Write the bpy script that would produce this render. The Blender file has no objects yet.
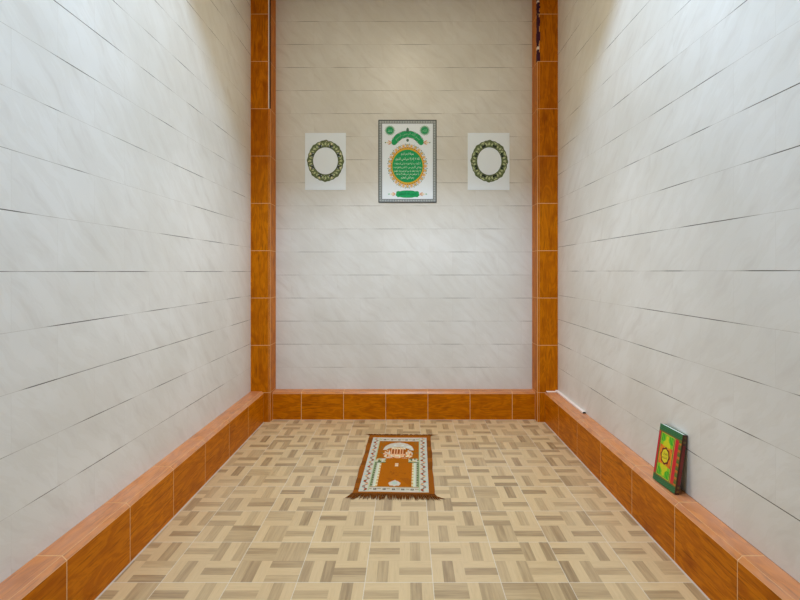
import bpy, math, random
from mathutils import Vector, Matrix

random.seed(7)
SC = bpy.context.scene
COL = SC.collection


def lin(r, g, b, k=1.0):
    def f(c):
        c /= 255.0
        return (c / 12.92 if c <= .04045 else ((c + .055) / 1.055) ** 2.4) * k
    return (f(r), f(g), f(b))


# ------------------------------------------------------------------ node maths
class X:
    def __init__(self, nt, s):
        self.nt, self.s = nt, s

    def _m(self, op, *a):
        n = self.nt.nodes.new('ShaderNodeMath')
        n.operation = op
        for i, v in enumerate(a):
            if isinstance(v, X):
                self.nt.links.new(v.s, n.inputs[i])
            else:
                n.inputs[i].default_value = float(v)
        return X(self.nt, n.outputs[0])

    def __add__(s, o): return s._m('ADD', s, o)
    __radd__ = __add__
    def __sub__(s, o): return s._m('SUBTRACT', s, o)
    def __rsub__(s, o): return s._m('SUBTRACT', o, s)
    def __mul__(s, o): return s._m('MULTIPLY', s, o)
    __rmul__ = __mul__
    def __truediv__(s, o): return s._m('DIVIDE', s, o)
    def floor(s): return s._m('FLOOR', s)
    def fract(s): return s._m('FRACT', s)
    def abs(s): return s._m('ABSOLUTE', s)
    def sin(s): return s._m('SINE', s)
    def min(s, o): return s._m('MINIMUM', s, o)
    def max(s, o): return s._m('MAXIMUM', s, o)
    def lt(s, o): return s._m('LESS_THAN', s, o)
    def gt(s, o): return s._m('GREATER_THAN', s, o)
    def mod(s, o): return s._m('FLOORED_MODULO', s, o)
    def pow(s, o): return s._m('POWER', s, o)

    def step(s, a, b):
        n = s.nt.nodes.new('ShaderNodeMapRange')
        n.interpolation_type = 'SMOOTHSTEP'
        s.nt.links.new(s.s, n.inputs[0])
        for i, v in ((1, a), (2, b)):
            if isinstance(v, X):
                s.nt.links.new(v.s, n.inputs[i])
            else:
                n.inputs[i].default_value = v
        n.inputs[3].default_value, n.inputs[4].default_value = 0, 1
        return X(s.nt, n.outputs[0])


class G:
    """a material being wired"""

    def __init__(self, name, rough=.5, spec=.5):
        self.m = bpy.data.materials.new(name)
        self.m.use_nodes = True
        self.nt = self.m.node_tree
        self.b = self.nt.nodes['Principled BSDF']
        self.b.inputs['Roughness'].default_value = rough
        self.b.inputs['Specular IOR Level'].default_value = spec

    def xyz(self):
        t = self.nt.nodes.new('ShaderNodeTexCoord')
        s = self.nt.nodes.new('ShaderNodeSeparateXYZ')
        self.nt.links.new(t.outputs['Object'], s.inputs[0])
        return [X(self.nt, o) for o in s.outputs]

    def vec(self, *a):
        n = self.nt.nodes.new('ShaderNodeCombineXYZ')
        for i, v in enumerate(a):
            if isinstance(v, X):
                self.nt.links.new(v.s, n.inputs[i])
            else:
                n.inputs[i].default_value = float(v)
        return X(self.nt, n.outputs[0])

    def noise(self, v, scale=1, detail=2, rough=.5, dist=0):
        n = self.nt.nodes.new('ShaderNodeTexNoise')
        self.nt.links.new(v.s, n.inputs['Vector'])
        n.inputs['Scale'].default_value = scale
        n.inputs['Detail'].default_value = detail
        n.inputs['Roughness'].default_value = rough
        n.inputs['Distortion'].default_value = dist
        return X(self.nt, n.outputs['Fac'])

    def white(self, v):
        n = self.nt.nodes.new('ShaderNodeTexWhiteNoise')
        self.nt.links.new(v.s, n.inputs['Vector'])
        return X(self.nt, n.outputs['Value'])

    def mix(self, f, a, b):
        n = self.nt.nodes.new('ShaderNodeMix')
        n.data_type = 'RGBA'
        if isinstance(f, X):
            self.nt.links.new(f.s, n.inputs[0])
        else:
            n.inputs[0].default_value = f
        for i, v in ((6, a), (7, b)):
            if isinstance(v, X):
                self.nt.links.new(v.s, n.inputs[i])
            else:
                n.inputs[i].default_value = (*v, 1)
        return X(self.nt, n.outputs[2])

    def attr(self, name, out='Fac'):
        n = self.nt.nodes.new('ShaderNodeAttribute')
        n.attribute_name = name
        return X(self.nt, n.outputs[out])

    def color(self, c):
        if isinstance(c, X):
            self.nt.links.new(c.s, self.b.inputs['Base Color'])
        else:
            self.b.inputs['Base Color'].default_value = (*c, 1)

    def rough(self, c):
        self.nt.links.new(c.s, self.b.inputs['Roughness'])

    def bump(self, h, strength, dist):
        n = self.nt.nodes.new('ShaderNodeBump')
        n.inputs['Strength'].default_value = strength
        n.inputs['Distance'].default_value = dist
        self.nt.links.new(h.s, n.inputs['Height'])
        self.nt.links.new(n.outputs[0], self.b.inputs['Normal'])


def plain(name, c, rough=.5, spec=.5, var=.06, scale=40):
    g = G(name, rough, spec)
    x, y, z = g.xyz()
    n = g.noise(g.vec(x, y, z), scale, 3)
    g.color(g.mix(n, tuple(v * (1 - var) for v in c), tuple(min(1, v * (1 + var)) for v in c)))
    return g.m


# ------------------------------------------------------------------ materials
TILE_H, TILE_W = .2232, .4464


def wall_tile(name, axis, vphase, uphase, seed):
    g = G(name, .38, .4)
    x, y, z = g.xyz()
    u = x if axis == 'x' else y
    rv = (z - vphase) / TILE_H
    row, fv = rv.floor(), rv.fract()
    ru = (u - uphase) / TILE_W + .5 * row.mod(2)
    col, fu = ru.floor(), ru.fract()
    h = g.white(g.vec(row, col, seed))
    h2 = g.white(g.vec(col, row, seed + 5.5))
    dv = fv.min(1 - fv) * TILE_H
    du = fu.min(1 - fu) * TILE_W
    # marbling, a different cut of stone on every tile
    a, b = u - z, u + z
    wob = g.noise(g.vec(a * 2.3 + h * 40, b * 2.3, seed), 1, 3)
    vein = g.noise(g.vec(a * 2.4 + h * 30, b * 11 + h2 * 30 + wob * 2.4, seed), 1, 4, .6)
    thin = (1 - (vein - .5).abs() * 14).max(0)
    cloud = g.noise(g.vec(u * 2.2, z * 2.2, seed), 1, 3, .5)
    base = g.mix(cloud.step(.3, .7), lin(219, 216, 207), lin(228, 226, 219))
    base = g.mix(vein.step(.46, .74) * .5, base, lin(205, 199, 188))
    base = g.mix((thin - .35).max(0) * .14, base, lin(190, 180, 156))
    base = g.mix(h * .05, base, lin(205, 203, 198))
    # joints: mostly tight and pale, dark runs paint the shadow of proud tile edges
    rb = (rv + .5).floor()
    run = g.noise(g.vec(u * 3.1, rb * 9.7, seed + 8), 1, 1.5)
    d = run.step(.40, .62)
    jh = (d * .0012 + .0006)
    jcol = g.mix(d, lin(188, 181, 168), lin(78, 70, 57) if axis == 'y' else lin(128, 122, 112))
    c = g.mix(dv.lt(jh), base, jcol)
    c = g.mix(du.lt(.0005) * .5, c, lin(196, 190, 178))
    g.color(c)
    hgt = (dv.min(du) / .0025).min(1)
    g.bump(hgt + h * .4, .12, .002)
    return g.m


def wood_tile(name, axis, sheen_tint=0.):
    g = G(name, .38, .1 + sheen_tint * 3.4)
    p = g.xyz()
    i = 'xyz'.index(axis)
    a, b, c = p[i], p[(i + 1) % 3], p[(i + 2) % 3]
    r = g.attr('rnd')
    n1 = g.noise(g.vec(a * 3.2 + r * 31, b * 13 + r * 13, c * 13 + r * 17), 1, 4, .55, .7)
    ring = (n1 * 34).sin() * .5 + .5
    fine = g.noise(g.vec(a * 7, b * 120 + r * 9, c * 120), 1, 3, .6)
    blot = g.noise(g.vec(a * 5 + r * 7, b * 10, c * 10 + r * 5), 1, 3)
    col = g.mix(ring * .42 + fine * .5, lin(170, 88, 0), lin(222, 132, 0))
    col = g.mix(blot.step(.5, .78) * .65, col, lin(144, 66, 0))
    col = g.mix(fine.step(.52, .70) * .62, col, lin(106, 46, 0))
    col = g.mix(r * .25, col, lin(166, 84, 0))
    if sheen_tint:                                    # pale pinkish tint paints the sheen into the upward faces
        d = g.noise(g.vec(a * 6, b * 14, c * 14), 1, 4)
        col = g.mix(d.step(.2, .8) * sheen_tint + sheen_tint * .5, col, lin(220, 180, 158))
    g.color(col)
    g.rough(fine * .1 + .32)
    return g.m


def floor_tile():
    g = G('parquet floor tile', .4, .7)
    x, y, z = g.xyz()
    S = .1532
    sx, sy = (x - .117) / S, (y - 2.053) / S
    ix, iy, fx, fy = sx.floor(), sy.floor(), sx.fract(), sy.fract()
    par = (ix + iy).mod(2)
    t = fx * (1 - par) + fy * par
    al = y * (1 - par) + x * par
    ac = x * (1 - par) + y * par
    k = (t * 3).floor()
    q = g.white(g.vec(ix, iy, 3.3))
    r = g.white(g.vec(ix + k * .37, iy, 11.1 + k * 3))
    mid = (k - 1).abs().lt(.5)
    flip = q.gt(.76)
    dk = mid * (1 - flip) + (1 - mid) * flip
    dark = dk * (.45 + .55 * r) + (1 - dk) * (r.gt(.9) * .35 + r * .16)
    g1 = g.noise(g.vec(al * 5 + q * 20, ac * 75, k * 3 + r * 9), 1, 3, .6)
    g2 = g.noise(g.vec(al * 16 + r * 20, ac * 210, k), 1, 2)
    tone = g.noise(g.vec(x, y, 0), 1.3, 2)
    lightc = g.mix(g1, lin(198, 167, 119), lin(215, 188, 142))
    darkc = g.mix(g1.step(.3, .7), lin(134, 107, 71), lin(170, 143, 102))
    c = g.mix(dark, lightc, darkc)
    c = g.mix(g2.step(.5, .75) * .2, c, lin(150, 124, 90))
    c = g.mix(tone.step(.35, .7) * .16, c, lin(205, 174, 142))
    # tile joints every second square, the joint strip along the ledges
    tx, ty = ((x - .117) / (2 * S)).fract(), ((y - 2.053) / (2 * S)).fract()
    dj = tx.min(1 - tx).min(ty.min(1 - ty)) * (2 * S)
    j = dj.lt(.0016)
    c = g.mix(j * .8, c, lin(214, 203, 182))
    ed = (x + 1.332).min(1.294 - (y - 1.78) * .0057 - x).min(4.308 - y)
    c = g.mix(ed.lt(.010) * .75, c, lin(206, 198, 184))
    g.color(c)
    g.rough(g1 * .12 + .3)
    g.bump((dj / .003).min(1) + g1 * .15, .15, .001)
    return g.m


def printed(name, rough=.5, spec=.4, bump=0, scale=400):
    g = G(name, rough, spec)
    n = g.attr('dye', 'Color')
    x, y, z = g.xyz()
    nz = g.noise(g.vec(x, y, z), scale, 2)
    dk = g.nt.nodes.new('ShaderNodeMix')
    dk.data_type = 'RGBA'
    dk.blend_type = 'MULTIPLY'
    dk.inputs[0].default_value = .35
    g.nt.links.new(n.s, dk.inputs[6])
    g.nt.links.new(g.mix(nz, (.55, .55, .55), (1.3, 1.3, 1.3)).s, dk.inputs[7])
    g.color(X(g.nt, dk.outputs[2]))
    if bump:
        g.bump(nz, bump, .004)
    return g.m


M = {}
M['wall_l'] = wall_tile('cream marble wall tile left', 'y', 1.4 - 10 * TILE_H, .11, 1.7)
M['wall_r'] = wall_tile('cream marble wall tile right', 'y', 1.403 - 10 * TILE_H, 1.734, 23.2)
M['wall_b'] = wall_tile('cream marble wall tile back', 'x', .25, -.23, 47.9)
M['wx'], M['wy'], M['wz'] = (wood_tile('wood look glazed tile ' + a, a) for a in 'xyz')
M['wyt'], M['wxt'] = wood_tile('wood look tile with painted sheen y', 'y', .22), wood_tile('wood look tile with painted sheen x', 'x', .12)
M['floor'] = floor_tile()
M['tan'] = plain('tan painted plaster', lin(226, 196, 140), .8, .2, .03, 6)
M['grout'] = plain('pale peach grout', lin(226, 182, 132), .8, .2)
M['plaster'] = plain('painted plaster', lin(222, 219, 210), .8, .2, .03, 6)
M['mortar'] = plain('bare mortar', lin(238, 222, 208), .9, .1, .12, 60)
M['hole'] = plain('dark cavity behind tile', lin(70, 36, 52), .9, .1, .6, 50)
M['gap'] = plain('dark gap', lin(70, 48, 36), .9, .1, .3, 60)
M['pvc'] = plain('dusty white plastic', lin(236, 220, 208), .5, .4, .05, 20)
M['black'] = plain('dark duct shade', lin(40, 34, 30), .7, .3)
M['paper'] = plain('white coated sheet', lin(238, 247, 255), .35, .45, .01, 30)
M['green'] = plain('printed green', lin(18, 164, 96), .4, .4, .18, 120)
M['dgreen'] = plain('printed dark green', lin(20, 98, 66), .4, .4, .25, 160)
M['pgreen'] = plain('printed pale green', lin(150, 204, 170), .4, .4, .1, 160)
M['gold'] = plain('printed gold', lin(226, 176, 52), .4, .4, .25, 150)
M['pink'] = plain('printed pink', lin(226, 168, 140), .4, .4, .15, 150)
M['cream'] = plain('printed cream', lin(236, 222, 190), .4, .4, .08, 150)
M['white_ink'] = plain('printed white', lin(236, 246, 240), .4, .4, .03, 150)
M['grey'] = plain('printed grey', lin(142, 148, 148), .4, .4, .1, 200)
M['lgrey'] = plain('printed light grey', lin(188, 196, 196), .4, .4, .1, 200)
M['ink'] = plain('printed black', lin(40, 48, 48), .4, .4, .2, 150)
M['leaf'] = plain('printed leaf green', lin(188, 198, 150), .4, .4, .3, 200)
M['leaf2'] = plain('printed olive green', lin(104, 118, 74), .4, .4, .3, 200)
M['bottle'] = plain('printed bottle green', lin(12, 30, 18), .4, .4, .3, 200)
M['pile'] = printed('woven rug pile', .95, .1, .6, 500)
M['fringe'] = plain('rug fringe yarn', lin(112, 62, 18), .95, .1, .5, 90)
M['cover'] = printed('printed book cover', .3, .5)
M['cgreen'] = plain('book board green', lin(34, 92, 52), .35, .5, .15, 60)
M['pages'] = plain('book page edges', lin(226, 232, 226), .7, .2, .06, 300)
M['lampgold'] = plain('printed yellow', lin(222, 208, 44), .35, .5, .1, 60)
M['maroon'] = plain('printed maroon', lin(110, 32, 24), .35, .5, .2, 60)


# ------------------------------------------------------------------ mesh builder
class MB:
    def __init__(s):
        s.v, s.f, s.mi, s.r, s.dye = [], [], [], [], []
        s.mats = []

    def mat(s, key):
        if key not in s.mats:
            s.mats.append(key)
        return s.mats.index(key)

    def face(s, pts, m, r=0., dye=None):
        i = len(s.v)
        s.v += [tuple(p) for p in pts]
        s.f.append(tuple(range(i, i + len(pts))))
        s.mi.append(s.mat(m)); s.r.append(r); s.dye.append(dye)

    def solid(s, vs, fs, m, r=0., dye=None):
        i = len(s.v)
        s.v += [tuple(p) for p in vs]
        for f in fs:
            s.f.append(tuple(i + k for k in f))
            s.mi.append(s.mat(m)); s.r.append(r); s.dye.append(dye)

    def box(s, a, b, m, r=0., dye=None):
        (x0, y0, z0), (x1, y1, z1) = a, b
        s.solid([(x0, y0, z0), (x1, y0, z0), (x1, y1, z0), (x0, y1, z0),
                 (x0, y0, z1), (x1, y0, z1), (x1, y1, z1), (x0, y1, z1)],
                [(0, 3, 2, 1), (4, 5, 6, 7), (0, 1, 5, 4), (1, 2, 6, 5), (2, 3, 7, 6), (3, 0, 4, 7)], m, r, dye)

    def prism(s, prof, to3, t0, t1, m, r=0., dye=None):
        """prof: 2-D outline; to3(p, q, t) -> point; extruded from t0 to t1"""
        n = len(prof)
        vs = [to3(p, q, t0) for p, q in prof] + [to3(p, q, t1) for p, q in prof]
        fs = [tuple(range(n)), tuple(range(2 * n - 1, n - 1, -1))]
        fs += [(k, n + k, n + (k + 1) % n, (k + 1) % n) for k in range(n)]
        s.solid(vs, fs, m, r, dye)

    def tube(s, pts, rad, m, n=5):
        rings = []
        for k, p in enumerate(pts):
            p = Vector(p)
            d = (Vector(pts[min(k + 1, len(pts) - 1)]) - Vector(pts[max(k - 1, 0)])).normalized()
            up = Vector((0, 0, 1)) if abs(d.z) < .9 else Vector((1, 0, 0))
            e = d.cross(up).normalized(); f = d.cross(e)
            rr = rad[k] if isinstance(rad, (list, tuple)) else rad
            rings.append([p + (e * math.cos(2 * math.pi * j / n) + f * math.sin(2 * math.pi * j / n)) * rr for j in range(n)])
        vs = [q for r in rings for q in r]
        fs = []
        for k in range(len(rings) - 1):
            for j in range(n):
                fs.append((k * n + j, k * n + (j + 1) % n, (k + 1) * n + (j + 1) % n, (k + 1) * n + j))
        fs += [tuple(range(n)), tuple(range(len(vs) - 1, len(vs) - n - 1, -1))]
        s.solid(vs, fs, m)

    def build(s, name, parent=None, normals=True):
        me = bpy.data.meshes.new(name)
        me.from_pydata(s.v, [], s.f)
        for k in s.mats:
            me.materials.append(M[k])
        me.polygons.foreach_set('material_index', s.mi)
        at = me.attributes.new('rnd', 'FLOAT', 'FACE')
        at.data.foreach_set('value', s.r)
        if any(d is not None for d in s.dye):
            ca = me.attributes.new('dye', 'FLOAT_COLOR', 'CORNER')
            buf = []
            for f, d in zip(s.f, s.dye):
                buf += list((*(d or (.5, .5, .5)), 1.0)) * len(f)
            ca.data.foreach_set('color', buf)
        me.update()
        if normals:
            import bmesh
            bm = bmesh.new(); bm.from_mesh(me)
            bmesh.ops.recalc_face_normals(bm, faces=bm.faces)
            bm.to_mesh(me); bm.free()
        o = bpy.data.objects.new(name, me)
        COL.objects.link(o)
        if parent:
            o.parent = parent
        return o


def struct(o):
    o['kind'] = 'structure'
    return o


def thing(name, label, cat, loc=(0, 0, 0), group=None):
    o = bpy.data.objects.new(name, None)
    COL.objects.link(o)
    o.empty_display_size = .05
    o.location = loc
    o['label'], o['category'] = label, cat
    if group:
        o['group'] = group
    return o


# ------------------------------------------------------------------ room
XL, XR, YB = -1.452, 1.402, 4.415          # wall faces
CL, CR, CB = -1.332, 1.294, 4.308          # ledge faces
PL, PR, PY = -1.270, 1.211, 4.235          # corner pillars
LH = .268                                   # ledge height
Y0 = -2.6
ZT = 5.2

b = MB(); b.box((XL - .3, Y0, -.2), (XR + .3, YB + .3, 0), 'floor'); struct(b.build('floor'))
b = MB(); b.box((XL - .15, Y0, 0), (XL, YB + .15, ZT), 'wall_l'); struct(b.build('wall_left'))
b = MB(); b.box((XR, Y0, 0), (XR + .15, YB + .15, ZT), 'wall_r'); struct(b.build('wall_right'))
b = MB(); b.box((XL, YB, 0), (XR, YB + .15, ZT), 'wall_b'); struct(b.build('wall_back'))
# ceiling: high over the front of the room, lower over the back of it
SOF_Y, SOF_Z, CEI = 2.0, 4.08, 4.5
b = MB()
prof = [(Y0, CEI), (SOF_Y, CEI), (SOF_Y, SOF_Z), (YB, SOF_Z), (YB, ZT), (Y0, ZT)]
b.prism(prof, lambda p, q, t: (t, p, q), XL, XR, 'tan')
struct(b.build('ceiling'))
b = MB(); b.box((XL, Y0 - .15, 0), (.1, Y0, ZT), 'plaster'); struct(b.build('wall_front'))  # unseen half wall, shaped so the opening brightens the left wall


# ledges along the walls: grout core, face tiles, bevel strips and top tiles with open joints
def ledge(name, to3, wall, face, h, joints, wood, bev=.019):
    """to3(depth coordinate p, z, t); p runs from the wall to the face"""
    sg = 1 if face > wall else -1
    b = MB()
    e = .0004
    lo, hi = joints[0], joints[-1]
    b.prism([(wall, 0), (face - sg * e, 0), (face - sg * e, h - bev), (face - sg * (bev + e), h - e), (wall, h - e)], to3, lo, hi, 'grout')
    for k in range(len(joints) - 1):
        t0, t1 = joints[k] + .0023, joints[k + 1] - .0023
        b.prism([(face - sg * .012, .001), (face, .001), (face, h - bev - .001), (face - sg * .012, h - bev - .001)], to3, t0, t1, wood, random.random())
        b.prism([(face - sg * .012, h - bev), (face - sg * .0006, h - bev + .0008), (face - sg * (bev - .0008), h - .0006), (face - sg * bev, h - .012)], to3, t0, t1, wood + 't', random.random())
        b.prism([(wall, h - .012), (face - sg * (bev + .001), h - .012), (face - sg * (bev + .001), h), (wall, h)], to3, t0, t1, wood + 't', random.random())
    return struct(b.build(name))


jl = sorted([PY] + [1.786 + .4085 * k for k in range(-10, 6)])
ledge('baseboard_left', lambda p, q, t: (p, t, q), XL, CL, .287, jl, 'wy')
jr = sorted([PY] + [1.786 + .4145 * k for k in range(-10, 6)])
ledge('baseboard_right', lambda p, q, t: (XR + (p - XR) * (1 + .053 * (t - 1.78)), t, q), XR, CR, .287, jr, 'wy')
b = MB(); b.prism([(XR - .012, .2875), (CR - .003, .2875), (CR - .006, .2905), (XR - .012, .2905)], lambda p, q, t: (p, t, q), PY - .035, PY - .001, 'mortar', .5); struct(b.build('trim_3'))
jb = sorted([PL, PR] + [-.998 + .3985 * k for k in range(0, 6)])
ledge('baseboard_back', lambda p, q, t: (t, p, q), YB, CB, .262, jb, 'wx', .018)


# corner pillars clad with the same tile
def pillar(name, wallx, edge, side):
    """side = +1: inner side faces right (left pillar); -1: inner side faces left"""
    b = MB()
    e = .0004
    x0, x1 = sorted((wallx, edge - side * e))
    b.box((x0, PY + e, 0), (x1, YB, SOF_Z), 'grout')
    zs = [0, .275] + [.275 + .4395 * k for k in range(1, 9)] + [SOF_Z]
    for k in range(len(zs) - 1):
        z0, z1 = zs[k] + .0023, zs[k + 1] - .0023
        if z1 - z0 < .01:
            continue
        # front tile
        xa, xb = sorted((wallx + side * .001, edge - side * .019))
        b.box((xa, PY, z0), (xb, PY + .010, z1), 'wz', random.random())
        # tile on the inner side
        xa, xb = sorted((edge, edge - side * .010))
        b.box((xa, PY + .019, z0), (xb, YB - .001, z1), 'wz', random.random())
        # corner strip between the two, broken off high up
        lim = 2.93 if side > 0 else 3.36
        if z0 < lim - .05:
            b.prism([(edge - side * .0175, PY), (edge - side * .004, PY), (edge, PY + .004), (edge, PY + .0175), (edge - side * .0175, PY + .0175)],
                    lambda p, q, t: (p, q, t), z0, min(z1, lim), 'wz', random.random())
        elif side > 0:
            # strip gone: pale mortar bed with an open dark slit
            b.box((edge - .0188, PY - .0004, z0), (edge - .0092, PY + .0186, z1), 'mortar')
            b.box((edge - .009, PY + .0001, z0 - .002), (edge - .0002, PY + .0186, z1 + .002), 'gap')
        else:
            # strip shattered: ragged dark cavity with bits of mortar
            n = 16
            for j in range(n):
                za, zb = z0 + (z1 - z0) * j / n, z0 + (z1 - z0) * (j + 1) / n
                w = .012 + .016 * random.random()
                key = 'mortar' if random.random() < .16 else 'hole'
                b.prism([(edge - .0004, PY - .0006), (edge - .0004, PY + .012 + w), (edge + .006, PY + .012 + w), (edge + w + .002, PY + .003), (edge + w, PY - .0006)],
                        lambda p, q, t: (p, q, t), za, zb, key)
    return struct(b.build(name))


pillar('trim_1', XL, PL, 1)
pillar('trim_2', XR, PR, -1)


# ------------------------------------------------------------------ Arabic lettering
AR = {}
for ch, code, two in (('ا', 0xFE8D, 1), ('أ', 0xFE83, 1), ('إ', 0xFE87, 1), ('آ', 0xFE81, 1), ('ب', 0xFE8F, 0), ('ة', 0xFE93, 1), ('ت', 0xFE95, 0),
                      ('ث', 0xFE99, 0), ('ج', 0xFE9D, 0), ('ح', 0xFEA1, 0), ('خ', 0xFEA5, 0), ('د', 0xFEA9, 1), ('ذ', 0xFEAB, 1), ('ر', 0xFEAD, 1),
                      ('ز', 0xFEAF, 1), ('س', 0xFEB1, 0), ('ش', 0xFEB5, 0), ('ص', 0xFEB9, 0), ('ض', 0xFEBD, 0), ('ط', 0xFEC1, 0), ('ظ', 0xFEC5, 0),
                      ('ع', 0xFEC9, 0), ('غ', 0xFECD, 0), ('ف', 0xFED1, 0), ('ق', 0xFED5, 0), ('ك', 0xFED9, 0), ('ل', 0xFEDD, 0), ('م', 0xFEE1, 0),
                      ('ن', 0xFEE5, 0), ('ه', 0xFEE9, 0), ('و', 0xFEED, 1), ('ى', 0xFEEF, 1), ('ي', 0xFEF1, 0), ('ئ', 0xFE89, 0), ('ؤ', 0xFE85, 1)):
    AR[ch] = (code, two)
LA = {'ا': 0xFEFB, 'أ': 0xFEF7, 'إ': 0xFEF9, 'آ': 0xFEF5}


def shape(t):
    """joined letter forms, written right to left"""
    out = []
    for w in t.split(' '):
        g, joined, i = [], False, 0
        while i < len(w):
            c = w[i]
            if c == 'ل' and i + 1 < len(w) and w[i + 1] in LA:
                g.append(chr(LA[w[i + 1]] + (1 if joined else 0))); joined = False; i += 2
                continue
            if c not in AR:
                g.append('\uFE80' if c == 'ء' else c); joined = False; i += 1
                continue
            code, two = AR[c]
            nxt = (not two) and i + 1 < len(w) and (w[i + 1] in AR)
            g.append(chr(code + ((1 if joined else 0) if two else ((3 if joined else 2) if nxt else (1 if joined else 0)))))
            joined = nxt; i += 1
        out.append(''.join(reversed(g)))
    return ' '.join(reversed(out))


def lettering(t, width, height):
    """triangles of a text, centred, fitted in width x height: list of 2-D polygons"""
    cu = bpy.data.curves.new('lettering', 'FONT')
    cu.body = shape(t)
    cu.resolution_u = 2
    cu.align_x, cu.align_y = 'LEFT', 'BOTTOM_BASELINE'
    o = bpy.data.objects.new('lettering', cu)
    COL.objects.link(o)
    bpy.context.view_layer.update()
    me = bpy.data.meshes.new_from_object(o.evaluated_get(bpy.context.evaluated_depsgraph_get()))
    vs = [v.co.copy() for v in me.vertices]
    polys = [tuple(p.vertices) for p in me.polygons]
    bpy.data.objects.remove(o); bpy.data.curves.remove(cu); bpy.data.meshes.remove(me)
    if not vs:
        return []
    x0, x1 = min(v.x for v in vs), max(v.x for v in vs)
    y0, y1 = min(v.y for v in vs), max(v.y for v in vs)
    sx, sy = width / (x1 - x0), height / (y1 - y0)
    P = [((v.x - (x0 + x1) / 2) * sx, (v.y - (y0 + y1) / 2) * sy) for v in vs]
    return [[P[i] for i in p] for p in polys]


# ------------------------------------------------------------------ the prints on the back wall
KP = YB / 456.0        # metres per photograph pixel on the back wall


class Print(MB):
    """flat shapes drawn on a sheet; px, py in photograph pixels from the sheet's centre"""

    def __init__(s, off):
        super().__init__()
        s.off = off

    def P(s, x, y):
        return (x * KP, -s.off, -y * KP)

    def poly(s, pts, m):
        s.off += 1.5e-6                        # later shapes lie over earlier ones
        s.face([s.P(*p) for p in pts], m)

    def ring(s, cx, cy, a0, b0, a1, b1, m, n=72, t0=0, t1=2 * math.pi):
        for k in range(n):
            u, v = t0 + (t1 - t0) * k / n, t0 + (t1 - t0) * (k + 1) / n
            s.poly([(cx + a0 * math.cos(u), cy + b0 * math.sin(u)), (cx + a0 * math.cos(v), cy + b0 * math.sin(v)),
                    (cx + a1 * math.cos(v), cy + b1 * math.sin(v)), (cx + a1 * math.cos(u), cy + b1 * math.sin(u))], m)

    def disc(s, cx, cy, a, b, m, n=40):
        s.poly([(cx + a * math.cos(2 * math.pi * k / n), cy + b * math.sin(2 * math.pi * k / n)) for k in range(n)], m)

    def leafp(s, cx, cy, ang, ln, wd, m, n=9):
        c, q = math.cos(ang), math.sin(ang)
        pts = []
        for k in range(n + 1):
            t = k / n
            pts.append((t * ln, wd * math.sin(math.pi * t ** .8)))
        for k in range(n - 1, 0, -1):
            t = k / n
            pts.append((t * ln, -wd * math.sin(math.pi * t ** .8)))
        s.poly([(cx + x * c - y * q, cy + x * q + y * c) for x, y in pts], m)

    def rect(s, x0, y0, x1, y1, m):
        s.poly([(x0, y0), (x1, y0), (x1, y1), (x0, y1)], m)

    def text(s, t, cx, cy, w, h, m, bend=None):
        for p in lettering(t, w, h):
            q = []
            for x, y in p:
                if bend:                       # along an arc of radius bend centred at (cx, cy)
                    th = x / bend
                    q.append((cx + (bend + y) * math.sin(th), cy - (bend + y) * math.cos(th)))
                else:
                    q.append((cx + x, cy - y))
            s.poly(q, m)


def sheet(w, h, parent, th=.004):
    b = MB()
    b.box((-w / 2 * KP, -th, -h / 2 * KP), (w / 2 * KP, 0, h / 2 * KP), 'paper')
    return b.build('sheet', parent)


def at_wall(px, py):
    return ((px - 407) * KP, YB - .0005, 1.4 - (py - 271.5) * KP)


TH = .004
# --- the large calligraphy print
CX, CY = 407.5, 161.4
t = thing('calligraphy_picture', 'large white picture sheet with green oval of script and grey border on back wall', 'picture', at_wall(CX, CY))
W, H = 58.2, 82.8
sheet(W, H, t)
d = Print(TH + .0004)
w2, h2, bw = W / 2, H / 2, 3.7
for a, m in (((-w2, -h2, w2, -h2 + bw), 'grey'), ((-w2, h2 - bw, w2, h2), 'grey'),
             ((-w2, -h2 + bw, -w2 + bw, h2 - bw), 'grey'), ((w2 - bw, -h2 + bw, w2, h2 - bw), 'grey')):
    d.rect(*a, m)
bo = d.build('border', t, False)
d = Print(TH + .0008)
for a in ((-w2, -h2, w2, -h2 + .8), (-w2, h2 - .9, w2, h2), (-w2, -h2, -w2 + .75, h2), (w2 - .75, -h2, w2, h2),
          (-w2 + bw - .3, -h2 + bw - .3, w2 - bw + .3, -h2 + bw), (-w2 + bw - .3, h2 - bw, w2 - bw + .3, h2 - bw + .3),
          (-w2 + bw - .3, -h2 + bw, -w2 + bw, h2 - bw), (w2 - bw, -h2 + bw, w2 - bw + .3, h2 - bw)):
    d.rect(*a, 'ink')
# interlaced key pattern inside the band
def motif(cx, cy):
    d.rect(cx - .75, cy - .75, cx + .75, cy - .35, 'lgrey'); d.rect(cx - .75, cy + .35, cx + .75, cy + .75, 'lgrey')
    d.rect(cx - .95, cy - .2, cx + .35, cy + .2, 'lgrey')
nx, ny = 22, 32
for k in range(nx):
    x = -w2 + 2.2 + (W - 4.4) * k / (nx - 1)
    motif(x, -h2 + 2.1); motif(x, h2 - 2.2)
for k in range(1, ny - 1):
    y = -h2 + 2.2 + (H - 4.4) * k / (ny - 1)
    motif(-w2 + 2.05, y); motif(w2 - 2.05, y)
d.build('key_pattern', bo, False)
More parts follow.
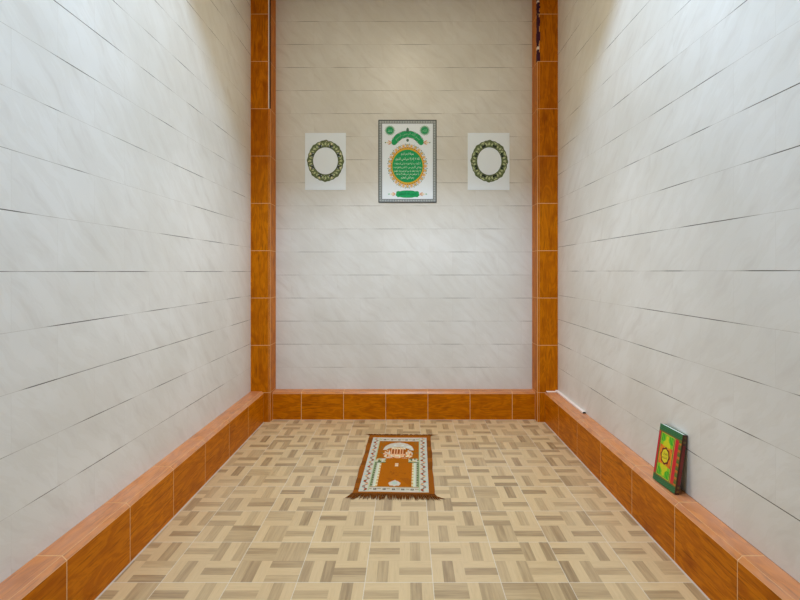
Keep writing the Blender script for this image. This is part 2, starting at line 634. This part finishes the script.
# rosettes in the two upper corners
for sx, word in ((-1, 'محمد'), (1, 'الله')):
    d = Print(TH + .0006)
    cx, cy = (389.9 - CX if sx < 0 else 424.7 - CX), 130.6 - CY
    for k in range(20):
        d.leafp(cx, cy, 2 * math.pi * k / 20, 5.6, .75, 'pgreen')
    r = d.build('rosette', t, False)
    d = Print(TH + .0012)
    for k in range(20):
        d.leafp(cx, cy, 2 * math.pi * (k + .5) / 20, 4.6, .5, 'dgreen')
    d.disc(cx, cy, 3.1, 3.1, 'green')
    d.build('disc', r, False)
    d = Print(TH + .0017)
    d.text(word, cx, cy, 4.4, 3.2, 'pgreen')
    d.build('script', r, False)
# arched banner
d = Print(TH + .0006)
ax, ay, R = 407.6 - CX, 149.4 - CY, 15.1
A = 1.10
n = 40
for k in range(n):
    u, v = -A + 2 * A * k / n, -A + 2 * A * (k + 1) / n
    rw = lambda q: 2.75 + .35 * abs(math.sin(q * 7))
    d.poly([(ax + (R - rw(u)) * math.sin(u), ay - (R - rw(u)) * math.cos(u)), (ax + (R + rw(u)) * math.sin(u), ay - (R + rw(u)) * math.cos(u)),
            (ax + (R + rw(v)) * math.sin(v), ay - (R + rw(v)) * math.cos(v)), (ax + (R - rw(v)) * math.sin(v), ay - (R - rw(v)) * math.cos(v))], 'green')
for sg in (-1, 1):
    d.disc(ax + sg * R * math.sin(A), ay - R * math.cos(A), 2.7, 2.7, 'green')
arc = d.build('arched_banner', t, False)
d = Print(TH + .0012)
d.text('بسم الله الرحمن الرحيم', ax, ay, 27, 3.6, 'pgreen', R - .1)
d.build('script', arc, False)
d = Print(TH + .0012)
for sg in (1,):
    for rr in (3.1, -3.1):
        d = Print(TH + .0012)
        d.ring(ax, ay, R + rr, R + rr, R + rr + .35 * (1 if rr > 0 else -1), R + rr + .35 * (1 if rr > 0 else -1), 'dgreen', 24, -math.pi / 2 - 1.0, -math.pi / 2 + 1.0)
        d.build('outline', arc, False)
for sg in (-1, 1):
    d = Print(TH + .0012)
    ex = ax + sg * (R * math.sin(A) + 2.4)
    ey = ay - R * math.cos(A) + .2
    for q, m in ((0, 'cream'), (.55, 'pink'), (-.55, 'pink')):
        d.leafp(ex, ey, (0 if sg > 0 else math.pi) + q, 6 if q == 0 else 4.6, 1.1 if q == 0 else .6, m)
    d.disc(ex + sg * 6.3, ey, .6, .55, 'dgreen')
    d.build('finial', arc, False)
for yy, hh in ((130.2 - CY, 2.2), (140.4 - CY, 1.5)):
    d = Print(TH + .0012)
    d.disc(ax, yy, 1.25, hh, 'dgreen')
    d.ring(ax, yy, .35, hh * .5, .6, hh * .7, 'grey', 16)
    d.build('finial', arc, False)
# oval medallion: looped petals, gold ring, green field
mx, my = 407.5 - CX, 166.2 - CY
d = Print(TH + .0006)
NPET = 28
for k in range(NPET):
    u = 2 * math.pi * k / NPET
    ex, ey = mx + 18.0 * math.cos(u), my + 20.3 * math.sin(u)
    d.disc(ex, ey, 1.75, 1.75, ('pink', 'leaf2')[k % 2], 14)
    d.disc(ex, ey, 1.35, 1.35, 'cream', 14)
    d.disc(ex, ey, .8, .8, 'gold', 12)
    d.leafp(mx + 18.9 * math.cos(u + .112), my + 21.2 * math.sin(u + .112), u + .112, 1.6, .35, 'dgreen')
med = d.build('medallion', t, False)
d = Print(TH + .0011)
d.ring(mx, my, 15.2, 16.4, 17.1, 19.2, 'gold')
d.ring(mx, my, 16.7, 18.7, 17.1, 19.1, 'pink')
rg = d.build('gold_ring', med, False)
d = Print(TH + .0016)
for k in range(44):
    u = 2 * math.pi * k / 44
    d.disc(mx + 16.4 * math.cos(u), my + 18.3 * math.sin(u), .42, .42, ('maroon', 'dgreen')[k % 2], 8)
d.build('ring_beads', med, False)
d = Print(TH + .0011)
d.disc(mx, my, 15.4, 16.6, 'green', 72)
fld = d.build('green_field', med, False)
d = Print(TH + .0016)
LINES = (('بسم الله الرحمن الرحيم', 154.3, 12.5, 2.7), ('الله لا إله إلا هو الحي القيوم', 159.6, 24, 2.9),
         ('لا تأخذه سنة ولا نوم له ما في السماوات', 163.9, 26.5, 2.6), ('وما في الأرض من ذا الذي يشفع عنده', 167.7, 27.5, 2.6),
         ('إلا بإذنه يعلم ما بين أيديهم وما خلفهم', 171.3, 26.5, 2.5), ('ولا يحيطون بشيء من علمه إلا بما شاء', 174.7, 23, 2.4), ('وهو العلي العظيم', 178.4, 13, 2.5))
for tx, yy, ww, hh in LINES:
    d.text(tx, mx, yy - CY, ww, hh * 1.3, 'white_ink')
d.build('script', med, False)
# bottom banner
d = Print(TH + .0006)
bx, by = 407.6 - CX, 194.2 - CY
pts = []
for k in range(64):
    u = 2 * math.pi * k / 64
    c, s_ = math.cos(u), math.sin(u)
    pts.append((bx + 11.6 * math.copysign(abs(c) ** .45, c) * (1 + .03 * math.sin(9 * u)), by + 3.3 * math.copysign(abs(s_) ** .5, s_) * (1 + .10 * math.cos(8 * u))))
d.poly(pts, 'green')
bb = d.build('lower_banner', t, False)
d = Print(TH + .0012)
d.text('صدق الله العظيم', bx, by, 17, 3.4, 'dgreen')
d.build('script', bb, False)
for sg in (-1, 1):
    d = Print(TH + .0012)
    for q, m in ((0, 'cream'), (.5, 'pink'), (-.5, 'pink')):
        d.leafp(bx + sg * 12, by, (0 if sg > 0 else math.pi) + q, 5.5 if q == 0 else 4, 1.1 if q == 0 else .55, m)
    d.disc(bx + sg * 18.6, by, .9, .65, 'pgreen')
    d.build('finial', bb, False)


# --- the two smaller sheets with an oval wreath
def wreath(label, x0, x1, y0, y1, rx, ry, a1, b1, a0, b0, strong, rs):
    rnd = random.Random(rs)
    cx, cy = (x0 + x1) / 2, (y0 + y1) / 2
    t = thing('wreath_picture', label, 'picture', at_wall(cx, cy), 'small oval wreath sheets')
    sheet(x1 - x0, y1 - y0, t)
    ox, oy = rx - cx, ry - cy
    d = Print(TH + .0006)
    n = 96
    f = lambda u: 1 + .035 * max(0, math.cos(8 * u)) ** 3 + .012 * math.sin(24 * u)
    for k in range(n):
        u, v = 2 * math.pi * k / n, 2 * math.pi * (k + 1) / n
        d.poly([(ox + a0 * math.cos(u), oy + b0 * math.sin(u)), (ox + a0 * math.cos(v), oy + b0 * math.sin(v)),
                (ox + a1 * f(v) * math.cos(v), oy + b1 * f(v) * math.sin(v)), (ox + a1 * f(u) * math.cos(u), oy + b1 * f(u) * math.sin(u))], 'leaf2')
    ring = d.build('oval_ring', t, False)
    d = Print(TH + .0012)
    at = lambda u, q: (ox + (a0 + (a1 - a0) * q) * math.cos(u), oy + (b0 + (b1 - b0) * q) * math.sin(u))
    N8 = 8
    for k in range(N8):
        u = 2 * math.pi * k / N8
        # broad leaf cluster on each cusp, scrolls between
        for q, s_, l, w in ((.45, 0, 3.1, 1.0), (.42, .16, 3.0, .8), (.42, -.16, 3.0, .8), (.6, .3, 2.5, .55), (.6, -.3, 2.5, .55)):
            x, y = at(u + s_, q - .15)
            d.leafp(x, y, u + s_ * 3.2, l, w, 'leaf' if abs(s_) < .2 else 'leaf2')
        for s_ in (.27, -.27):
            x, y = at(u + s_, .82)
            d.leafp(x, y, u + s_ + math.copysign(1.7, s_), 3.4, .55, 'leaf')
            x, y = at(u + s_ * .55, .16)
            d.leafp(x, y, u + s_ + math.copysign(1.5, s_), 2.2, .5, 'leaf2')
        for j in range(4):
            x, y = at(u + rnd.uniform(-.25, .25), rnd.uniform(.1, .9))
            d.disc(x, y, .33, .33, 'cream', 8)
    d.ring(ox, oy, a0 + .05, b0 + .05, a0 + .4, b0 + .4, 'bottle')
    d.ring(ox, oy, a1 * .985 - .3, b1 * .985 - .3, a1 * .985, b1 * .985, 'bottle')
    d.build('leaf_scrolls', ring, False)
    for k in range(N8):
        d = Print(TH + .0018)
        u = 2 * math.pi * (k + .5) / N8
        for s_ in (-.11, .11):
            x, y = at(u + s_, .5)
            d.leafp(x, y, u + math.pi + s_ * 5, 2.9, 1.05, 'bottle')
        x, y = at(u, .30)
        d.leafp(x, y, u + 1.57, 1.8, .55, 'bottle'); d.leafp(x, y, u - 1.57, 1.8, .55, 'bottle')
        x, y = at(u, .66)
        d.disc(x, y, .8 if strong else .55, .8 if strong else .55, 'cream' if strong else 'leaf', 10)
        if strong:
            for s_ in (-.1, .1):
                x, y = at(u + s_, .3); d.disc(x, y, .4, .4, 'paper', 8)
        d.build('bud', ring, False)


wreath('small white sheet with green oval wreath, left of the large script poster', 305.1, 345.9, 133, 190, 325.6, 161.0, 18.0, 20.4, 12.4, 13.5, True, 3)
wreath('small white sheet with green oval wreath, right of the large script poster', 467.6, 509.4, 133, 190, 489.2, 161.3, 18.2, 20.6, 12.1, 13.8, False, 5)

# ------------------------------------------------------------------ prayer rug
RW, RL = .518, 1.026
rug = thing('prayer_rug', 'small brown fringed prayer rug with mosque arch design lying on parquet floor', 'rug', (-.345, 2.864, .001))
rug.rotation_euler = (0, 0, math.radians(-1.55))
BR, BR2,  WH, CRM = lin(172, 94, 4), lin(124, 68, 14), lin(200, 188, 166), lin(222, 204, 160)
GRN, DGR, PNK, DRK, RED = lin(176, 184, 140), lin(92, 104, 66), lin(222, 164, 120), lin(66, 52, 38), lin(164, 64, 34)
UC = .259


def hsh(i, j=0):
    q = math.sin(i * 127.1 + j * 311.7) * 43758.5453
    return q - math.floor(q)


def rugcol(u, v):
    du = abs(u - UC)
    # brown outer band
    if u < .035 or u > RW - .035 or v < .027 or v > .985:
        k = hsh(int(v / .07), 3 if u < UC else 4)
        return BR2 if (k > .55 and .05 < v < .95) else lin(146, 80, 16)
    if v > .966:
        return BR
    # white border with flower sprigs
    if du > .160 or v < .093 or v > .880:
        if du > .218 or v < .034 or v > .958:
            return WH
        if du > .160 and v > .093 and v < .880 or (du > .160):
            # running vine with pink and green sprigs
            s = v / .038
            ph = s - math.floor(s)
            cx = .190 + .008 * math.sin(s * math.pi)
            if du < .167:
                return GRN
            if math.hypot(du - cx, (ph - .5) * .038) < .0105:
                return (PNK, RED, lin(170, 130, 110))[int(s) % 3]
            if abs(du - .190 - .013 * math.sin(s * math.pi * 1.0)) < .0055:
                return DGR if int(s * 2) % 2 else DRK
            if du > .205 and ph < .45:
                return lin(176, 190, 176)
            return WH
        yc = .0625 if v < .5 else .918
        s = u / .030
        ph = s - math.floor(s)
        if abs(v - yc) < .013:
            if int(s) % 2 == 0 and .2 < ph < .85 and abs(v - yc) < .010:
                return DRK if abs(v - yc) > .004 or ph < .35 or ph > .7 else WH
            if int(s) % 2 == 1 and .1 < ph < .9 and abs(v - yc - .004) < .004:
                return lin(150, 130, 90)
        if (v < .5 and v > .087) or (v > .5 and v < .886):
            return lin(160, 130, 80)
        return WH
    # inner panel
    if v < .465:
        if du > .110:                                    # fluted columns
            if du > .156:
                return BR2 if v < .10 else DGR
            if du > .142:
                return lin(150, 152, 110) if int(v / .018) % 2 else DGR
            if du > .134:
                return WH
            if du > .122:
                return lin(204, 208, 176)
            return CRM if int(v / .022) % 2 else lin(196, 160, 100)
    elif v < .540 and du > .082:                         # plinths with foliage
        k = hsh(int(u / .012), int(v / .02))
        if v < .478:
            return DGR
        if du > .150 and v > .52:
            return BR
        return (GRN, WH, DGR, lin(196, 172, 120))[int(k * 4)]
    # lotus
    lx, ly = abs(u - UC) / .043, (v - .145) / .048
    if lx + abs(ly) < 1.0 or (lx < .95 and -.75 < ly < -.2 and lx + abs(ly) * .4 < 1.0):
        if lx + abs(ly) < .5:
            return lin(176, 188, 166)
        return WH
    if v < .465:
        # hanging lamp
        if du < .013 and abs(v - .430) < .026:
            return PNK if abs(v - .43) < .012 else CRM
        if abs(v - .30) < .05 * (1 - du / .12) and hsh(int(u / .01), int(v / .012)) > .82:
            return lin(154, 84, 6)
        if v < .22 and hsh(int((u + v * .6) / .03)) > .55:
            return lin(160, 86, 6)
        return BR
    # arch and mosque
    if v > .62 and math.hypot((u - UC) / .118, (v - .70) / .155) < 1 and v > .70:
        if math.hypot((u - UC) / .104, (v - .655) / .104) < 1:
            pass
        else:
            return WH if hsh(int(u / .02), int(v / .03)) > .18 else lin(206, 206, 190)
    if du < .054 and .605 < v < .752:                    # facade with columns
        if v > .738 or v < .625:
            return CRM if v > .738 else PNK
        s = (u - UC + .054) / .0216
        ph = s - math.floor(s)
        if ph < .34:
            return PNK
        if v > .722 - .035 * abs(ph - .67):
            return CRM
        return lin(150, 76, 20)
    if du < .112 and .545 < v < .700:                   # clouds of blossom on both sides
        k = hsh(int(u / .011), int(v / .022))
        edge = .112 - .05 * abs((v - .62) / .08)
        if du < edge + .02 and du > .035 + (v - .56) * .25:
            return (WH, PNK, BR, CRM, lin(204, 120, 60))[int(k * 5)]
    if du < .05 and .545 < v < .605 and du < .05 * (v - .535) / .05:
        return PNK if hsh(int(u / .01), int(v / .02)) > .35 else CRM
    if .47 < v < .545:
        return BR
    if du > .112 and hsh(int(u / .012), int(v / .02)) > .8:
        return lin(142, 98, 40)
    return lin(162, 90, 8)


b = MB()
NU, NV = 130, 205
ht = lambda u, v: .006 + .0012 * math.sin(v * 9 + u * 5) * math.sin(u * 11)
ed = lambda v: .0022 * math.sin(v * 13) + .0012 * math.sin(v * 31)
pt = lambda i, j: (RW * i / NU + ed(RL * j / NV) * (1 if i in (0, NU) else 0), RL * j / NV, ht(RW * i / NU, RL * j / NV))
vs = [pt(i, j) for j in range(NV + 1) for i in range(NU + 1)]
b.v = vs
for j in range(NV):
    for i in range(NU):
        k = j * (NU + 1) + i
        b.f.append((k, k + 1, k + NU + 2, k + NU + 1))
        b.mi.append(b.mat('pile')); b.r.append(0.)
        b.dye.append(rugcol(RW * (i + .5) / NU, RL * (j + .5) / NV))
edge = [(i, 0) for i in range(NU + 1)] + [(NU, j) for j in range(1, NV + 1)] + [(i, NV) for i in range(NU - 1, -1, -1)] + [(0, j) for j in range(NV - 1, 0, -1)]
for k in range(len(edge)):
    p, q = pt(*edge[k]), pt(*edge[(k + 1) % len(edge)])
    b.face([p, (p[0], p[1], 0), (q[0], q[1], 0), q], 'pile', 0., BR2)
b.build('pile', rug)


def fringe(y, sgn, ln, n, seed):
    rnd = random.Random(seed)
    b = MB()
    for k in range(n):
        s = (k + rnd.random() * .6) / n
        u = s * RW
        flare = (s - .5) * 2
        cl = math.sin(s * 60) * .006 + math.sin(s * 23 + seed) * .006
        L = ln * (.62 + .38 * rnd.random()) * (1.0 if rnd.random() > .12 else .55)
        fx = cl + rnd.gauss(0, .006) + .03 * flare ** 7 + .012 * flare
        pts = [(u, y - sgn * .006, .005), (u + fx * .3, y + sgn * L * .4, .006 + rnd.random() * .003), (u + fx * .7, y + sgn * L * .75, .004), (u + fx, y + sgn * L, .0022)]
        b.tube(pts, [.0026, .0024, .002, .0009], 'fringe', 4)
    # long twisted corner tassels
    for s, e in ((0, -1), (1, 1)):
        for j in range(5):
            u = s * RW - e * .004 * j
            b.tube([(u, y - sgn * .004, .005), (u + e * .014, y + sgn * ln * .4, .006), (u + e * ((.036 if e < 0 else .064) - .004 * j), y + sgn * ln * (.72 - .03 * j), .0025)], [.0034, .003, .001], 'fringe', 4)
    return b.build('fringe', rug)


fringe(0, -1, .073, 150, 2)
fringe(RL, 1, .034, 150, 9)

# ------------------------------------------------------------------ book leaning on the right ledge
BL, BHT, BT = .176, .297, .026
lean, yaw = math.radians(8.6), math.radians(4.5)
book = thing('book', 'green and red hardback book with golden emblem, leaning on right wall upon the ledge', 'book', (1.332, 2.272, .287 + BT * math.sin(lean) + .0006))
book.rotation_mode = 'XYZ'
book.rotation_euler = (0, lean, yaw)


def covercol(a, q):
    """a: 0 far edge .. 1 spine edge; q: 0 bottom .. 1 top"""
    DG, MG, GL, RD, OL = lin(30, 100, 58), lin(60, 130, 80), lin(210, 178, 60), lin(206, 30, 48), lin(112, 104, 40)
    if q < .105 or q > .90:
        s = math.sin(a * 70) * math.sin(q * 160)
        return MG if s > .35 else DG
    if q < .125 or q > .88:
        return OL
    if a < .09:
        return RD if .02 < a < .08 else lin(150, 40, 40)
    if a > .90:
        return (lin(190, 110, 40), lin(80, 110, 44), OL)[int(q * 26) % 3]
    if a > .74:
        if a < .755 or a > .885:
            return GL
        return RD if .17 < q < .83 else (lin(196, 66, 40) if int(q * 60) % 2 else RD)
    if a < .12 or a > .70:
        return lin(60, 120, 46) if int(q * 40) % 2 else OL
    # painted panel
    x, y = (a - .41) / .28, (q - .5) / .375
    if abs(x) > .94 or abs(y) > .965:
        return GL
    if abs(x) * .7 + abs(y) * .9 < .86 + .05 * math.cos(y * 22):
        if abs(y) < .42:
            return lin(228, 128, 30) if abs(x) > .3 else lin(214, 170, 34)
        return lin(206, 206, 30)
    if abs(y) < .45:
        return lin(232, 104, 34) if abs(x) < .86 else lin(190, 60, 60)
    if abs(x) > .35 and abs(y) > .62:
        return lin(56, 166, 36) if int((x * 3 + y * 5) * 2) % 3 else lin(110, 196, 40)
    return lin(128, 196, 34)


b = MB()
ct = .003
NA, NB = 56, 96
for j in range(NB):
    for i in range(NA):
        a0, a1, q0, q1 = i / NA, (i + 1) / NA, j / NB, (j + 1) / NB
        yy = lambda a: BL * (1 - a)
        b.face([(0, yy(a0), q0 * BHT), (0, yy(a0), q1 * BHT), (0, yy(a1), q1 * BHT), (0, yy(a1), q0 * BHT)], 'cover', 0., covercol((a0 + a1) / 2, (q0 + q1) / 2))
b.box((.0002, 0, 0), (ct, BL, BHT), 'cgreen')
fc = b.build('front_cover', book, False)
# emblem: scalloped maroon disc, yellow disc, script
def bdisc(b, r1, r2, off, m, sc=0):
    n = 48
    pts = []
    for k in range(n):
        u = 2 * math.pi * k / n
        f = 1 + sc * math.cos(8 * u)
        pts.append((-off, BL * (1 - .41) - r1 * f * math.cos(u), BHT * .5 + r2 * f * math.sin(u)))
    b.face(pts, m)
b = MB(); bdisc(b, .034, .043, .0006, 'maroon', .08)
em = b.build('emblem', fc, False)
b = MB(); bdisc(b, .026, .034, .0012, 'lampgold', .03); b.build('emblem_disc', em, False)
b = MB()
for txt, zz, hh in (('القرآن', .012, .018), ('الكريم', -.010, .018)):
    for p in lettering(txt, .036, hh):
        b.face([(-.0018, BL * (1 - .41) - x, BHT * .5 + zz + y) for x, y in p], 'maroon')
b.build('script', em, False)
b = MB(); b.box((BT - ct, 0, 0), (BT, BL, BHT), 'cgreen'); b.build('back_cover', book)
b = MB(); b.box((ct, .004, .003), (BT - ct, BL - .004, BHT - .003), 'pages'); b.build('page_block', book)
b = MB()
b.prism([(0, .0035), (.001, -.002), (.007, -.0045), (BT - .007, -.0045), (BT - .001, -.002), (BT, .0035)], lambda p, q, t_: (p, q, t_), 0, BHT, 'cover', 0., lin(74, 44, 28))
sp = b.build('spine', book)
b = MB()
for q0, q1, c in ((.03, .06, (120, 92, 36)), (.10, .13, (120, 92, 36)), (.16, .82, (130, 34, 30)), (.86, .89, (120, 92, 36)), (.94, .97, (96, 80, 36))):
    b.box((.006, -.0051, q0 * BHT), (BT - .006, -.0046, q1 * BHT), 'cover', 0., lin(*c))
b.build('spine_bands', sp)

# ------------------------------------------------------------------ cable duct on the right ledge
duct = thing('cable_trunking', 'thin pale plastic strip lying along the right ledge against the wall near the corner pillar', 'cable cover', (XR - .0255, 3.57, .2875))
b = MB()
L = PY - 3.57 - .004
b.prism([(0, 0), (.025, 0), (.025, .010), (.022, .013), (.003, .013), (0, .010)], lambda p, q, t_: (p, t_, q), .004, L, 'pvc')
b.build('channel', duct)
b = MB(); b.box((.002, 0, .001), (.023, .0038, .0115), 'black'); o = b.build('open_end', duct)  # dark block painted as the shade inside the hollow end
o['label'] = 'dark open end'

# ------------------------------------------------------------------ light
def area(name, loc, rot, sx, sy, power, col):
    l = bpy.data.lights.new(name, 'AREA')
    l.shape, l.size, l.size_y, l.energy, l.color = 'RECTANGLE', sx, sy, power, col
    o = bpy.data.objects.new(name, l)
    COL.objects.link(o)
    o.location, o.rotation_euler = loc, rot
    return o


area('ceiling_light', (.26, 1.6, 4.42), (0, 0, 0), .7, .12, 57, (.745, 1.06, 1.50))
area('warm_fill_light', (-.03, 2.8, 4.06), (0, 0, 0), .25, .25, 12.5, (1.0, .90, .66))  # unseen warm fill added to lift the shaded upper back
l = bpy.data.lights.new('fill_spot', 'SPOT')  # unseen spot added to brighten the back floor and lower walls
l.energy, l.color, l.spot_size, l.spot_blend, l.shadow_soft_size = 125, (.94, 1.0, 1.07), math.radians(84), .75, .08
o = bpy.data.objects.new('fill_spot', l)
COL.objects.link(o)
o.location = (-.03, 3.15, 4.05)
w = bpy.data.worlds.new('daylight')
SC.world = w
w.use_nodes = True
w.node_tree.nodes['Background'].inputs[0].default_value = (.94, .97, 1.0, 1)
w.node_tree.nodes['Background'].inputs[1].default_value = .10

# ------------------------------------------------------------------ camera
c = bpy.data.cameras.new('camera')
c.sensor_fit, c.sensor_width, c.lens = 'HORIZONTAL', 36, 456 * 36 / 800
c.shift_x, c.shift_y = -7 / 800, -28.5 / 800
c.clip_start = .05
cam = bpy.data.objects.new('camera', c)
COL.objects.link(cam)
cam.location, cam.rotation_euler = (0, 0, 1.4), (math.pi / 2, 0, 0)
SC.camera = cam
SC.view_settings.view_transform = 'Standard'
SC.view_settings.look = 'None'
SC.view_settings.exposure = 0.34
SC.view_settings.gamma = 1.0
SC.view_settings.use_curve_mapping = False
SC.cycles.max_bounces = 12
SC.cycles.diffuse_bounces = 8
